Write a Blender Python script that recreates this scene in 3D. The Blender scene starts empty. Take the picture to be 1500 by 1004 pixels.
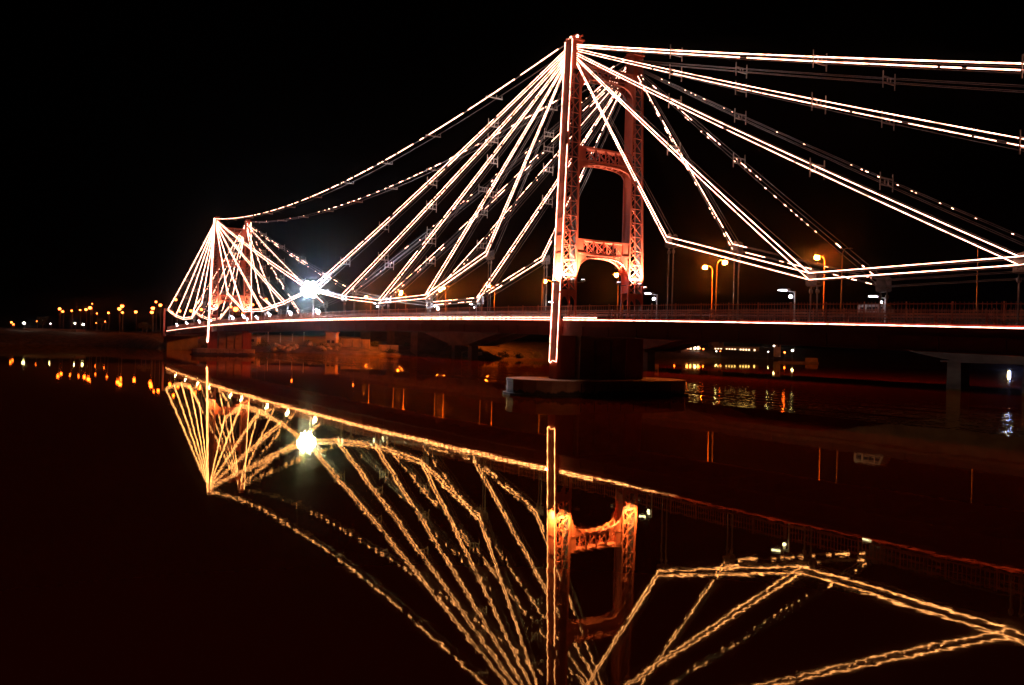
import bpy, math, random
from mathutils import Vector, Matrix
R = math.radians
S = bpy.context.scene
COL = S.collection
rng = random.Random(11)

# ------------------------------------------------------------------ materials
def new_mat(name):
    m = bpy.data.materials.new(name); m.use_nodes = True
    nt = m.node_tree
    for n in list(nt.nodes): nt.nodes.remove(n)
    out = nt.nodes.new('ShaderNodeOutputMaterial')
    return m, nt, out

def surf(name, c1, c2, scale=1.0, rough=.6, metal=0.0, detail=5, bump=0.0, stretch=(1, 1, 1), lo=.35, hi=.65):
    m, nt, out = new_mat(name)
    N = nt.nodes.new; L = nt.links.new
    b = N('ShaderNodeBsdfPrincipled'); b.inputs['Roughness'].default_value = rough; b.inputs['Metallic'].default_value = metal
    tc = N('ShaderNodeNewGeometry'); mp = N('ShaderNodeMapping'); mp.inputs['Scale'].default_value = stretch
    L(tc.outputs['Position'], mp.inputs['Vector'])
    no = N('ShaderNodeTexNoise'); no.inputs['Scale'].default_value = scale; no.inputs['Detail'].default_value = detail
    no.inputs['Roughness'].default_value = .62
    L(mp.outputs['Vector'], no.inputs['Vector'])
    r = N('ShaderNodeValToRGB'); r.color_ramp.elements[0].position = lo; r.color_ramp.elements[1].position = hi
    r.color_ramp.elements[0].color = (*c1, 1); r.color_ramp.elements[1].color = (*c2, 1)
    L(no.outputs['Fac'], r.inputs['Fac']); L(r.outputs['Color'], b.inputs['Base Color'])
    if bump:
        bp = N('ShaderNodeBump'); bp.inputs['Strength'].default_value = 1; bp.inputs['Distance'].default_value = bump
        L(no.outputs['Fac'], bp.inputs['Height']); L(bp.outputs['Normal'], b.inputs['Normal'])
    L(b.outputs['BSDF'], out.inputs['Surface'])
    return m

def glow(name, col, strength):
    m, nt, out = new_mat(name)
    e = nt.nodes.new('ShaderNodeEmission'); e.inputs['Color'].default_value = (*col, 1); e.inputs['Strength'].default_value = strength
    nt.links.new(e.outputs['Emission'], out.inputs['Surface'])
    return m

M = {}
M['tower'] = surf('red_tower_paint', (.33, .047, .015), (.52, .086, .030), .9, .5, 0, 6, 0, (1, 1, .35))
M['shadejoint'] = surf('unpainted_inner_steel', (.02, .012, .01), (.05, .03, .022), .8, .8)  # dark tone for the painted-in shade inside the legs and for pier joints
M['girder'] = surf('dark_red_girder_paint', (.20, .022, .014), (.30, .035, .02), .5, .55, 0, 6, 0, (.3, 1, 1))
M['cable'] = surf('galvanised_cable', (.10, .085, .08), (.17, .15, .14), 3, .6, .3)
M['spreader'] = surf('galvanised_spreader', (.38, .34, .31), (.55, .50, .46), 3, .6, .2)
M['steel'] = surf('grey_steel', (.13, .115, .105), (.22, .19, .17), 2, .5, .4)
M['railing'] = surf('railing_paint', (.26, .085, .045), (.38, .15, .08), 3, .55)
M['asphalt'] = surf('bridge_asphalt', (.04, .04, .04), (.07, .065, .06), 4, .85)
M['concrete'] = surf('stained_concrete', (.20, .155, .11), (.36, .30, .22), .55, .85, 0, 8, .02, (1, 1, .5), .3, .7)
M['roadconc'] = surf('old_road_bridge_concrete', (.085, .055, .034), (.20, .14, .09), .3, .9, 0, 8, .02, (1, 1, 2), .3, .7)
M['footing'] = surf('river_pier_concrete', (.22, .11, .045), (.52, .30, .15), .35, .8, 0, 8, .03, (1, 1, 2.2), .32, .68)
M['parapet'] = surf('weathered_parapet', (.05, .035, .025), (.09, .05, .035), .4, .9)
M['bank'] = surf('river_bank_soil', (.022, .015, .009), (.17, .115, .06), .45, .95, 0, 10, .5, (1, 1, 1), .3, .7)
M['rock'] = surf('riprap_stone', (.16, .12, .08), (.46, .36, .26), .8, .9, 0, 6, .05)
M['pole'] = surf('painted_lamp_pole', (.17, .09, .06), (.24, .13, .08), 2, .5)
M['whitepole'] = surf('galvanised_lamp_post', (.5, .48, .46), (.62, .6, .58), 3, .5)
M['housing'] = surf('dark_lamp_housing', (.10, .10, .10), (.16, .155, .15), 4, .5, .3)
M['wall'] = surf('plaster_wall', (.36, .25, .15), (.52, .38, .24), .5, .9)
M['darkwall'] = surf('dark_plaster_wall', (.16, .10, .07), (.26, .17, .12), .4, .9)
M['roof'] = surf('roof_tiles', (.15, .07, .045), (.24, .12, .07), 1.2, .9)
M['hull'] = surf('cream_hull_paint', (.62, .45, .2), (.75, .56, .28), 1, .4)
M['vanpaint'] = surf('pale_van_paint', (.62, .58, .52), (.72, .68, .62), .6, .35)
M['tyre'] = surf('tyre_rubber', (.02, .02, .02), (.04, .04, .04), 6, .85)
M['window'] = surf('dark_glass', (.02, .02, .022), (.03, .03, .035), 2, .12)
M['leaf'] = surf('dark_tree_leaves', (.03, .045, .015), (.08, .10, .03), 1.2, .8)
M['bark'] = surf('tree_bark', (.09, .06, .04), (.16, .11, .07), 3, .9)
def bulb_string(name, col, strength):
    m, nt, out = new_mat(name); N = nt.nodes.new; L = nt.links.new
    e = N('ShaderNodeEmission'); e.inputs['Color'].default_value = (*col, 1)
    g = N('ShaderNodeNewGeometry'); no = N('ShaderNodeTexNoise'); no.inputs['Scale'].default_value = 1.7; no.inputs['Detail'].default_value = 2
    L(g.outputs['Position'], no.inputs['Vector'])
    r = N('ShaderNodeMapRange')          # bulbs of uneven age along the string
    for k, v in (('From Min', .3), ('From Max', .7), ('To Min', strength*.3), ('To Max', strength*1.7)): r.inputs[k].default_value = v
    L(no.outputs['Fac'], r.inputs['Value']); L(r.outputs['Result'], e.inputs['Strength']); L(e.outputs['Emission'], out.inputs['Surface'])
    return m
M['string'] = bulb_string('string_light_bulbs', (1.0, .43, .29), 12)
M['sodium'] = glow('sodium_bulb', (1.0, .17, .012), 3600)
M['shorebulb'] = glow('shore_sodium_bulb', (1.0, .13, .02), 24)
M['shorewhite'] = glow('shore_white_bulb', (1.0, .85, .70), 30)
M['blue'] = glow('blue_white_sign', (.10, .16, 1.0), 160)
M['led'] = glow('white_floodlight_lens', (.90, .86, 1.0), 170)
M['ledsoft'] = glow('white_lamp_lens', (.92, .88, 1.0), 14)
M['big'] = glow('stadium_floodlight_lens', (.84, .86, 1.0), 1700)
M['litwin'] = glow('lit_window', (1.0, .55, .16), 3.2)
M['litwhite'] = glow('lit_shop_front', (1.0, .64, .34), 4)

nt = M['footing'].node_tree; bs = [n for n in nt.nodes if n.type == 'BSDF_PRINCIPLED'][0]; src = bs.inputs['Base Color'].links[0].from_socket
gz = nt.nodes.new('ShaderNodeNewGeometry'); sz_ = nt.nodes.new('ShaderNodeSeparateXYZ'); nt.links.new(gz.outputs['Position'], sz_.inputs[0])
nz = nt.nodes.new('ShaderNodeTexNoise'); nz.inputs['Scale'].default_value = 1.4; nz.inputs['Detail'].default_value = 6; nt.links.new(gz.outputs['Position'], nz.inputs['Vector'])
az = nt.nodes.new('ShaderNodeMath'); az.operation = 'MULTIPLY_ADD'; az.inputs[1].default_value = -.9; nt.links.new(nz.outputs['Fac'], az.inputs[0]); nt.links.new(sz_.outputs['Z'], az.inputs[2])
rz_ = nt.nodes.new('ShaderNodeMapRange'); rz_.inputs['From Min'].default_value = -.02; rz_.inputs['From Max'].default_value = .14; nt.links.new(az.outputs[0], rz_.inputs['Value'])
mz = nt.nodes.new('ShaderNodeMix'); mz.data_type = 'RGBA'; mz.inputs['A'].default_value = (.05, .035, .018, 1); nt.links.new(rz_.outputs['Result'], mz.inputs['Factor']); nt.links.new(src, mz.inputs['B'])
nt.links.new(mz.outputs['Result'], bs.inputs['Base Color'])        # algae below the tide line
def water_mat():
    m, nt, out = new_mat('river_water')
    N = nt.nodes.new; L = nt.links.new
    silt = N('ShaderNodeBsdfDiffuse'); silt.inputs['Color'].default_value = (.20, .021, .003, 1)
    mir = N('ShaderNodeBsdfGlossy'); mir.inputs['Color'].default_value = (.97, .83, .31, 1); mir.inputs['Roughness'].default_value = .02
    fr = N('ShaderNodeFresnel'); fr.inputs['IOR'].default_value = 1.42
    mx = N('ShaderNodeMixShader'); L(fr.outputs[0], mx.inputs[0]); L(silt.outputs[0], mx.inputs[1]); L(mir.outputs[0], mx.inputs[2])
    geo = N('ShaderNodeNewGeometry')
    def slope(scale, amp, stretch):
        mp = N('ShaderNodeMapping'); mp.inputs['Scale'].default_value = stretch
        L(geo.outputs['Position'], mp.inputs['Vector'])
        no = N('ShaderNodeTexNoise'); no.inputs['Scale'].default_value = scale; no.inputs['Detail'].default_value = 2.5
        L(mp.outputs['Vector'], no.inputs['Vector'])
        s = N('ShaderNodeVectorMath'); s.operation = 'SUBTRACT'; s.inputs[1].default_value = (.5, .5, .5)
        L(no.outputs['Color'], s.inputs[0])
        k = N('ShaderNodeVectorMath'); k.operation = 'MULTIPLY'; k.inputs[1].default_value = (amp, amp, 0)
        L(s.outputs[0], k.inputs[0])
        return k
    # calm swell plus fine ripples; a few streaks of wind-ruffled water
    a = slope(.30, WATER_A, (1, 1, 1)); c = slope(4.2, WATER_B, (1, 1.3, 1))
    ad = N('ShaderNodeVectorMath'); ad.operation = 'ADD'
    L(a.outputs[0], ad.inputs[0]); L(c.outputs[0], ad.inputs[1])
    # a strip of current-ruffled water just behind the lit bridge, broken into long streaks
    sx = N('ShaderNodeSeparateXYZ'); L(geo.outputs['Position'], sx.inputs[0])
    e0 = N('ShaderNodeMapRange'); e0.interpolation_type = 'SMOOTHSTEP'
    for k_, v_ in (('From Min', 4.5), ('From Max', 6.0)): e0.inputs[k_].default_value = v_
    e1 = N('ShaderNodeMapRange'); e1.interpolation_type = 'SMOOTHSTEP'
    for k_, v_ in (('From Min', 9.0), ('From Max', 46.0), ('To Min', 1.0), ('To Max', 0.0)): e1.inputs[k_].default_value = v_
    L(sx.outputs['Y'], e0.inputs['Value']); L(sx.outputs['Y'], e1.inputs['Value'])
    mp = N('ShaderNodeMapping'); mp.inputs['Rotation'].default_value = (0, 0, R(-58)); mp.inputs['Scale'].default_value = (.05, .42, 1)
    L(geo.outputs['Position'], mp.inputs['Vector'])
    pn = N('ShaderNodeTexNoise'); pn.inputs['Scale'].default_value = 1; pn.inputs['Detail'].default_value = 3
    L(mp.outputs['Vector'], pn.inputs['Vector'])
    rp = N('ShaderNodeMapRange'); rp.interpolation_type = 'SMOOTHSTEP'
    for k_, v_ in (('From Min', .40), ('From Max', .50)): rp.inputs[k_].default_value = v_
    L(pn.outputs['Fac'], rp.inputs['Value'])
    m1 = N('ShaderNodeMath'); m1.operation = 'MULTIPLY'; L(e0.outputs['Result'], m1.inputs[0]); L(e1.outputs['Result'], m1.inputs[1])
    m2 = N('ShaderNodeMath'); m2.operation = 'MULTIPLY'; L(m1.outputs[0], m2.inputs[0]); L(rp.outputs['Result'], m2.inputs[1])
    ruf = slope(2.4, .38, (1, 1, 1))
    sc0 = N('ShaderNodeVectorMath'); sc0.operation = 'SCALE'; L(ruf.outputs[0], sc0.inputs[0]); L(m2.outputs[0], sc0.inputs['Scale'])
    sc = N('ShaderNodeVectorMath'); sc.operation = 'ADD'; L(ad.outputs[0], sc.inputs[0]); L(sc0.outputs[0], sc.inputs[1])
    up = N('ShaderNodeVectorMath'); up.operation = 'ADD'; up.inputs[1].default_value = (0, 0, 1)
    L(sc.outputs[0], up.inputs[0])
    nm = N('ShaderNodeVectorMath'); nm.operation = 'NORMALIZE'
    L(up.outputs[0], nm.inputs[0]); [L(nm.outputs[0], q.inputs['Normal']) for q in (mir, fr)]
    L(mx.outputs[0], out.inputs['Surface'])
    return m
WATER_A, WATER_B = .0042, .0066
M['water'] = water_mat()

# ------------------------------------------------------------------ mesh helpers
class MB:
    def __init__(s): s.v = []; s.f = []
    def quad(s, a, b, c, d):
        n = len(s.v); s.v += [tuple(a), tuple(b), tuple(c), tuple(d)]; s.f.append((n, n+1, n+2, n+3))
    def hexa(s, p):          # p: 4 bottom pts, 4 top pts
        n = len(s.v); s.v += [tuple(q) for q in p]
        for q in ((3,2,1,0), (4,5,6,7), (0,1,5,4), (1,2,6,5), (2,3,7,6), (3,0,4,7)): s.f.append(tuple(n+i for i in q))
    def box(s, x0, x1, y0, y1, z0, z1):
        s.hexa([(x0,y0,z0), (x1,y0,z0), (x1,y1,z0), (x0,y1,z0), (x0,y0,z1), (x1,y0,z1), (x1,y1,z1), (x0,y1,z1)])
    def bar(s, p, q, w, h=None, up=(0, 0, 1)):
        h = w if h is None else h
        p = Vector(p); q = Vector(q); d = (q-p).normalized(); u = Vector(up)
        if abs(d.dot(u)) > .98: u = Vector((1, 0, 0))
        a = d.cross(u).normalized()*w/2; b = a.cross(d).normalized()*h/2
        s.hexa([p-a-b, p+a-b, p+a+b, p-a+b, q-a-b, q+a-b, q+a+b, q-a+b])
    def tube(s, pts, r, n=6, r2=None):
        pts = [Vector(p) for p in pts]; k = len(pts); base = len(s.v); r2 = r if r2 is None else r2
        for i, p in enumerate(pts):
            d = (pts[min(i+1, k-1)]-pts[max(i-1, 0)]).normalized()
            u = Vector((0, 0, 1)) if abs(d.z) < .95 else Vector((1, 0, 0))
            a = d.cross(u).normalized(); b = a.cross(d)
            rr = r+(r2-r)*i/(k-1)
            for j in range(n):
                t = 2*math.pi*j/n; s.v.append(tuple(p+a*math.cos(t)*rr+b*math.sin(t)*rr))
        for i in range(k-1):
            for j in range(n):
                s.f.append((base+i*n+j, base+i*n+(j+1) % n, base+(i+1)*n+(j+1) % n, base+(i+1)*n+j))
        s.f.append(tuple(base+j for j in range(n))[::-1]); s.f.append(tuple(base+(k-1)*n+j for j in range(n)))
    def lathe(s, c, prof, n=12):       # prof: (radius, z) about a vertical axis through c
        base = len(s.v); c = Vector(c)
        for r, z in prof:
            for j in range(n):
                t = 2*math.pi*j/n; s.v.append((c.x+r*math.cos(t), c.y+r*math.sin(t), c.z+z))
        for i in range(len(prof)-1):
            for j in range(n):
                s.f.append((base+i*n+j, base+i*n+(j+1) % n, base+(i+1)*n+(j+1) % n, base+(i+1)*n+j))
        s.f.append(tuple(base+j for j in range(n))[::-1]); s.f.append(tuple(base+(len(prof)-1)*n+j for j in range(n)))
    def ball(s, c, r, n=10, sq=1.0):
        m = n//2
        s.lathe(c, [(max(r*math.sin(math.pi*i/m), r*.02), -r*sq*math.cos(math.pi*i/m)) for i in range(m+1)], n)
    def prism(s, poly, axis, a0, a1):  # poly of 2D points extruded along axis
        def P(q, a): return {'x': (a, q[0], q[1]), 'y': (q[0], a, q[1]), 'z': (q[0], q[1], a)}[axis]
        n = len(s.v); k = len(poly)
        s.v += [P(q, a0) for q in poly]+[P(q, a1) for q in poly]
        for i in range(k): s.f.append((n+i, n+(i+1) % k, n+k+(i+1) % k, n+k+i))
        s.f.append(tuple(n+i for i in range(k))[::-1]); s.f.append(tuple(n+k+i for i in range(k)))
    def build(s, name, mat, parent=None, base=(0, 0, 0), smooth=False):
        me = bpy.data.meshes.new(name)
        bx, by, bz = base
        me.from_pydata([(x-bx, y-by, z-bz) for x, y, z in s.v], [], s.f); me.update()
        import bmesh
        bm = bmesh.new(); bm.from_mesh(me); bmesh.ops.recalc_face_normals(bm, faces=bm.faces[:]); bm.to_mesh(me); bm.free()
        if smooth:
            for p in me.polygons: p.use_smooth = True
        me.materials.append(mat)
        o = bpy.data.objects.new(name, me); COL.objects.link(o)
        if parent is not None: o.parent = parent
        else: o.location = base
        return o

def tag(o, label, cat, group=None, kind=None):
    o['label'] = label; o['category'] = cat
    if group: o['group'] = group
    if kind: o['kind'] = kind
    return o
def thing(name, loc, label, cat, group=None, rz=0):
    o = bpy.data.objects.new(name, None); COL.objects.link(o); o.location = loc; o.rotation_euler.z = rz
    o.empty_display_size = .5
    return tag(o, label, cat, group)
def structure(o):
    o['kind'] = 'structure'; return o
def dup(root, loc, rz=None, label=None, group=None):
    def cp(o, par):
        c = o.copy(); COL.objects.link(c); c.parent = par
        for ch in o.children: cp(ch, c)
        return c
    r = root.copy(); COL.objects.link(r)
    for ch in root.children: cp(ch, r)
    r.location = loc
    if rz is not None: r.rotation_euler.z = rz
    if label: r['label'] = label
    if group: r['group'] = group
    return r

# ------------------------------------------------------------------ camera
CP = Vector((65.865, -46.148, 4.774)); YAW, PITCH, ROLL, F = 1.0239, .0002, .0252, 1247.5
fw = Vector((-math.sin(YAW)*math.cos(PITCH), math.cos(YAW)*math.cos(PITCH), math.sin(PITCH)))
rt = Vector((math.cos(YAW), math.sin(YAW), 0)); upv = rt.cross(fw)
r2 = math.cos(ROLL)*rt+math.sin(ROLL)*upv; u2 = -math.sin(ROLL)*rt+math.cos(ROLL)*upv
cd = bpy.data.cameras.new('camera'); cam = bpy.data.objects.new('camera', cd); COL.objects.link(cam)
m3 = Matrix((r2, u2, -fw)).transposed()
cam.matrix_world = Matrix.Translation(CP) @ m3.to_4x4()
cd.sensor_width = 36; cd.lens = F/1500*36; cd.clip_start = .2; cd.clip_end = 6000
S.camera = cam
def spot_at(u, v, depth):
    """World position of something surveyed at bearing u, elevation v (in photo units) and a known distance."""
    return CP+(fw+(u-750)/F*r2-(v-502)/F*u2)*depth

# ------------------------------------------------------------------ bridge dimensions
T = 33.24; W = 7.32; SPAN = 150.0
def deck_z(x): return 7.65-1.06e-4*(x+75)**2
X_LEFT, X_RIGHT = -211.0, 64.0
BAT = .030

# ================================================================== SETTING
m = MB(); m.quad((-2500, -900, 0), (900, -900, 0), (900, 2600, 0), (-2500, 2600, 0))
structure(m.build('water', M['water']))

shore = [(-330, -420), (-290, -200), (-252, -79), (-255, -44), (-262, -24), (-250, -10), (-211, -2), (-209, 10), (-196, 25), (-181, 41), (-174, 60),
         (-160, 69), (-146, 75), (-149, 91), (-186, 136), (-212, 183), (-223, 221), (-217, 257), (-212, 296), (-219, 393), (-206, 474),
         (-187, 599), (-120, 800), (100, 1000), (700, 1250)]
fine = []
for i in range(len(shore)-1):
    a, b = shore[i], shore[i+1]
    n = max(2, min(8, int(math.dist(a, b)/9)))
    for k in range(n):
        t = k/n; j = 0 if k == 0 else 1.2
        fine.append((a[0]+(b[0]-a[0])*t+rng.uniform(-j, j), a[1]+(b[1]-a[1])*t+rng.uniform(-j, j)))
fine.append(shore[-1])
offs = [(-8, -1.6), (0, -.05), (1.5, .45), (5, 1.1), (12, 2.3), (24, 3.6), (50, 4.6), (110, 5.2), (300, 6.0), (1400, 9.0)]
bm = MB(); rows = len(offs)
for i, (x, y) in enumerate(fine):
    f = i/(len(fine)-1)
    d = Vector((-1, .04+.5*max(0, f-.75)*2, 0)).normalized()
    if f > .93: d = Vector((-.5, .86, 0))
    for j, (o, z) in enumerate(offs):
        jz = rng.uniform(-.12, .18)*min(z, 2.5) if 2 <= j < 8 else 0
        bm.v.append((x+d.x*o, y+d.y*o, z+jz))
for i in range(len(fine)-1):
    for j in range(rows-1):
        a = i*rows+j; bm.f.append((a, a+rows, a+rows+1, a+1))
structure(bm.build('river_bank', M['bank'], smooth=True))
def bank_z(x, y):
    """Height of the bank top at a point, from the nearest shore vertex."""
    best = min(fine, key=lambda p: abs(p[1]-y)+(.0 if p[0] > x-2 else 50))
    o = best[0]-x
    for (o0, z0), (o1, z1) in zip(offs[1:], offs[2:]):
        if o0 <= o <= o1: return z0+(z1-z0)*(o-o0)/(o1-o0)
    return 0 if o < 0 else 6

# ================================================================== SUSPENSION BRIDGE DECK
xs = [X_LEFT+(X_RIGHT-X_LEFT)*i/60 for i in range(61)]
def sweep(mb, sec, x0=X_LEFT, x1=X_RIGHT, n=60, zf=deck_z):
    """sec: closed polygon (y, dz) swept along the deck line."""
    k = len(sec); b = len(mb.v)
    for i in range(n+1):
        x = x0+(x1-x0)*i/n
        for y, dz in sec: mb.v.append((x, y, zf(x)+dz))
    for i in range(n):
        for j in range(k):
            mb.f.append((b+i*k+j, b+i*k+(j+1) % k, b+(i+1)*k+(j+1) % k, b+(i+1)*k+j))
    mb.f.append(tuple(b+j for j in range(k))); mb.f.append(tuple(b+n*k+j for j in range(k))[::-1])
def rect(y0, y1, z0, z1): return [(y0, z0), (y1, z0), (y1, z1), (y0, z1)]

YN, YF = -1.0, W+1.0
deck = thing('suspension_bridge_deck', (-75, W/2, 5), 'dark red steel bridge deck with a white light string along its edge', 'bridge deck')
DB = (-75, W/2, 5)
m = MB(); sweep(m, rect(YN+.05, YF-.05, -.18, .12)); m.build('deck_slab', M['girder'], deck, DB)
m = MB(); sweep(m, rect(.75, W-.75, .124, .16)); m.build('roadway', M['asphalt'], deck, DB)
for y0 in (YN, YF):
    s = 1 if y0 < 0 else -1
    m = MB()
    sweep(m, rect(min(y0+s*.10, y0+s*.16), max(y0+s*.10, y0+s*.16), -1.40, -.185))           # web
    sweep(m, rect(min(y0-s*.06, y0+s*.30), max(y0-s*.06, y0+s*.30), -1.47, -1.405))           # lower flange
    sweep(m, rect(min(y0-s*.03, y0+s*.09), max(y0-s*.03, y0+s*.09), -.62, -.55))            # stiffening angle
    x = X_LEFT+1
    while x < X_RIGHT:
        z = deck_z(x); ya = y0+s*.10; yb = y0+s*.02
        m.box(x-.03, x+.03, min(ya, yb), max(ya, yb), z-1.40, z-.63); x += 3.75
    m.build('edge_girder', M['girder'], deck, DB)
    m = MB(); sweep(m, rect(min(y0-s*.05, y0+s*.045), max(y0-s*.05, y0+s*.045), -.17, .13)); m.build('fascia', M['girder'], deck, DB)
m = MB()  # ledge added below the string, width shaped to dim its water reflection
for i in range(16):
    xa, xb = 8.5+(X_RIGHT-8.5)*i/16, 8.5+(X_RIGHT-8.5)*(i+1)/16; za, zb = deck_z(xa), deck_z(xb); ea, eb = (YN-.10-min((x_-8.3)*.035, max(.26, .50-.0048*(x_-8))) for x_ in (xa, xb))
    m.hexa([(xa, ea, za-.085), (xb, eb, zb-.085), (xb, YN-.033, zb-.085), (xa, YN-.033, za-.085), (xa, ea, za-.065), (xb, eb, zb-.065), (xb, YN-.033, zb-.065), (xa, YN-.033, za-.065)])
m.build('shield_ledge', M['girder'], deck, DB)
m = MB(); x = X_LEFT+2
while x < X_RIGHT:
    z = deck_z(x); m.box(x-.12, x+.12, YN+.18, YF-.18, z-1.05, z-.185); x += 3.75
m.build('cross_beam', M['girder'], deck, DB)
for a, b, dz in ((X_LEFT, -33.5, -.02), (-33.0, -12.2, -.02), (-11.9, -9.6, -.02), (-9.3, -.9, -.02), (X_LEFT+60, -.9, .18), (.9, X_RIGHT, -.02), (.95, 6.0, .18)):
    m = MB(); n = max(4, int((b-a)/4))
    m.tube([(a+(b-a)*i/n, YN-.10, deck_z(a+(b-a)*i/n)+dz) for i in range(n+1)], .030, 6)
    m.build('light_string', M['string'], deck, DB)

def railing(y, name, label, ball):
    t = thing(name, (-75, y, 7.8), label, 'railing', 'bridge railings'); B = (-75, y, 7.8)
    m = MB(); sweep(m, rect(y-.035, y+.035, 1.22, 1.28)); m.build('top_rail', M['railing'], t, B)
    m = MB(); sweep(m, rect(y-.025, y+.025, .30, .35)); sweep(m, rect(y-.02, y+.02, .80, .84)); m.build('lower_rail', M['railing'], t, B)
    m = MB(); x = X_LEFT+.2
    while x < X_RIGHT:
        z = deck_z(x); m.box(x-.013, x+.013, y-.013, y+.013, z+.352, z+(1.218 if x < 14 else 1.38)); x += .25
    m.build('baluster', M['railing'], t, B)['kind'] = 'stuff'
    x = X_LEFT+.08; proto = None
    while x < X_RIGHT:
        z = deck_z(x)
        if proto is None:
            m = MB(); m.box(-.03, .03, -.04, .04, .125, 1.33); m.prism([(-.04, 1.333), (.04, 1.333), (0, 1.40)], 'y', -.045, .045)
            proto = q = m.build('post', M['railing'], t)
        else: q = proto.copy(); COL.objects.link(q); q.parent = t
        q.location = (x-B[0], 0, z-B[2]); x += 2.8
    return t
railing(YN+.10, 'bridge_railing', 'rusty baluster railing along the river-facing edge of the lit bridge deck', 1)
railing(YF-.10, 'bridge_railing', 'rusty baluster railing along the rear edge of the lit bridge deck', 1)
for y, lab in ((.62, 'low steel crash barrier on the front side of the bridge roadway'), (W-.62, 'low steel crash barrier on the rear side of the bridge roadway')):
    t = thing('crash_barrier', (-75, y, 7.8), lab, 'crash barrier', 'crash barriers'); B = (-75, y, 7.8)
    m = MB(); sweep(m, rect(y-.03, y+.03, .66, .80)); m.build('beam', M['railing'], t, B)
    x = X_LEFT+1.3; proto = None
    while x < X_RIGHT:
        z = deck_z(x)
        if proto is None: m = MB(); m.box(-.05, .05, .035, .13, .125, .8); proto = q = m.build('post', M['railing'], t)
        else: q = proto.copy(); COL.objects.link(q); q.parent = t
        q.location = (x-B[0], 0, z-B[2]); x += 3

# ================================================================== TOWERS
def outer(z): return -.60-BAT*(T-z)
INN = .57; HX = .60
def lattice(m, xf, y0f, y1f, z0, z1, step, wd=.075):
    n = max(1, round((z1-z0)/step)); h = (z1-z0)/n
    for i in range(n):
        a, b = z0+i*h, z0+(i+1)*h
        m.bar((xf, y0f(a)+.1, a), (xf, y1f(b)-.1, b), .05, wd, (1, 0, 0))
        m.bar((xf-.052 if xf > 0 else xf+.052, y1f(a)-.1, a), (xf-.052 if xf > 0 else xf+.052, y0f(b)+.1, b), .05, wd, (1, 0, 0))
        m.bar((xf, y0f(b)+.1, b), (xf, y1f(b)-.1, b), .06, .10, (1, 0, 0))
def mirror(mb):
    o = MB(); o.v = [(x, W-y, z) for x, y, z in mb.v]; o.f = [tuple(reversed(f)) for f in mb.f]; return o
TB = (0, W/2, 1.5)
tower = thing('bridge_tower', TB, 'tall near red lattice bridge tower, floodlit, with light strings down its near leg', 'bridge tower', 'bridge towers')
inn = lambda z: INN
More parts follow.
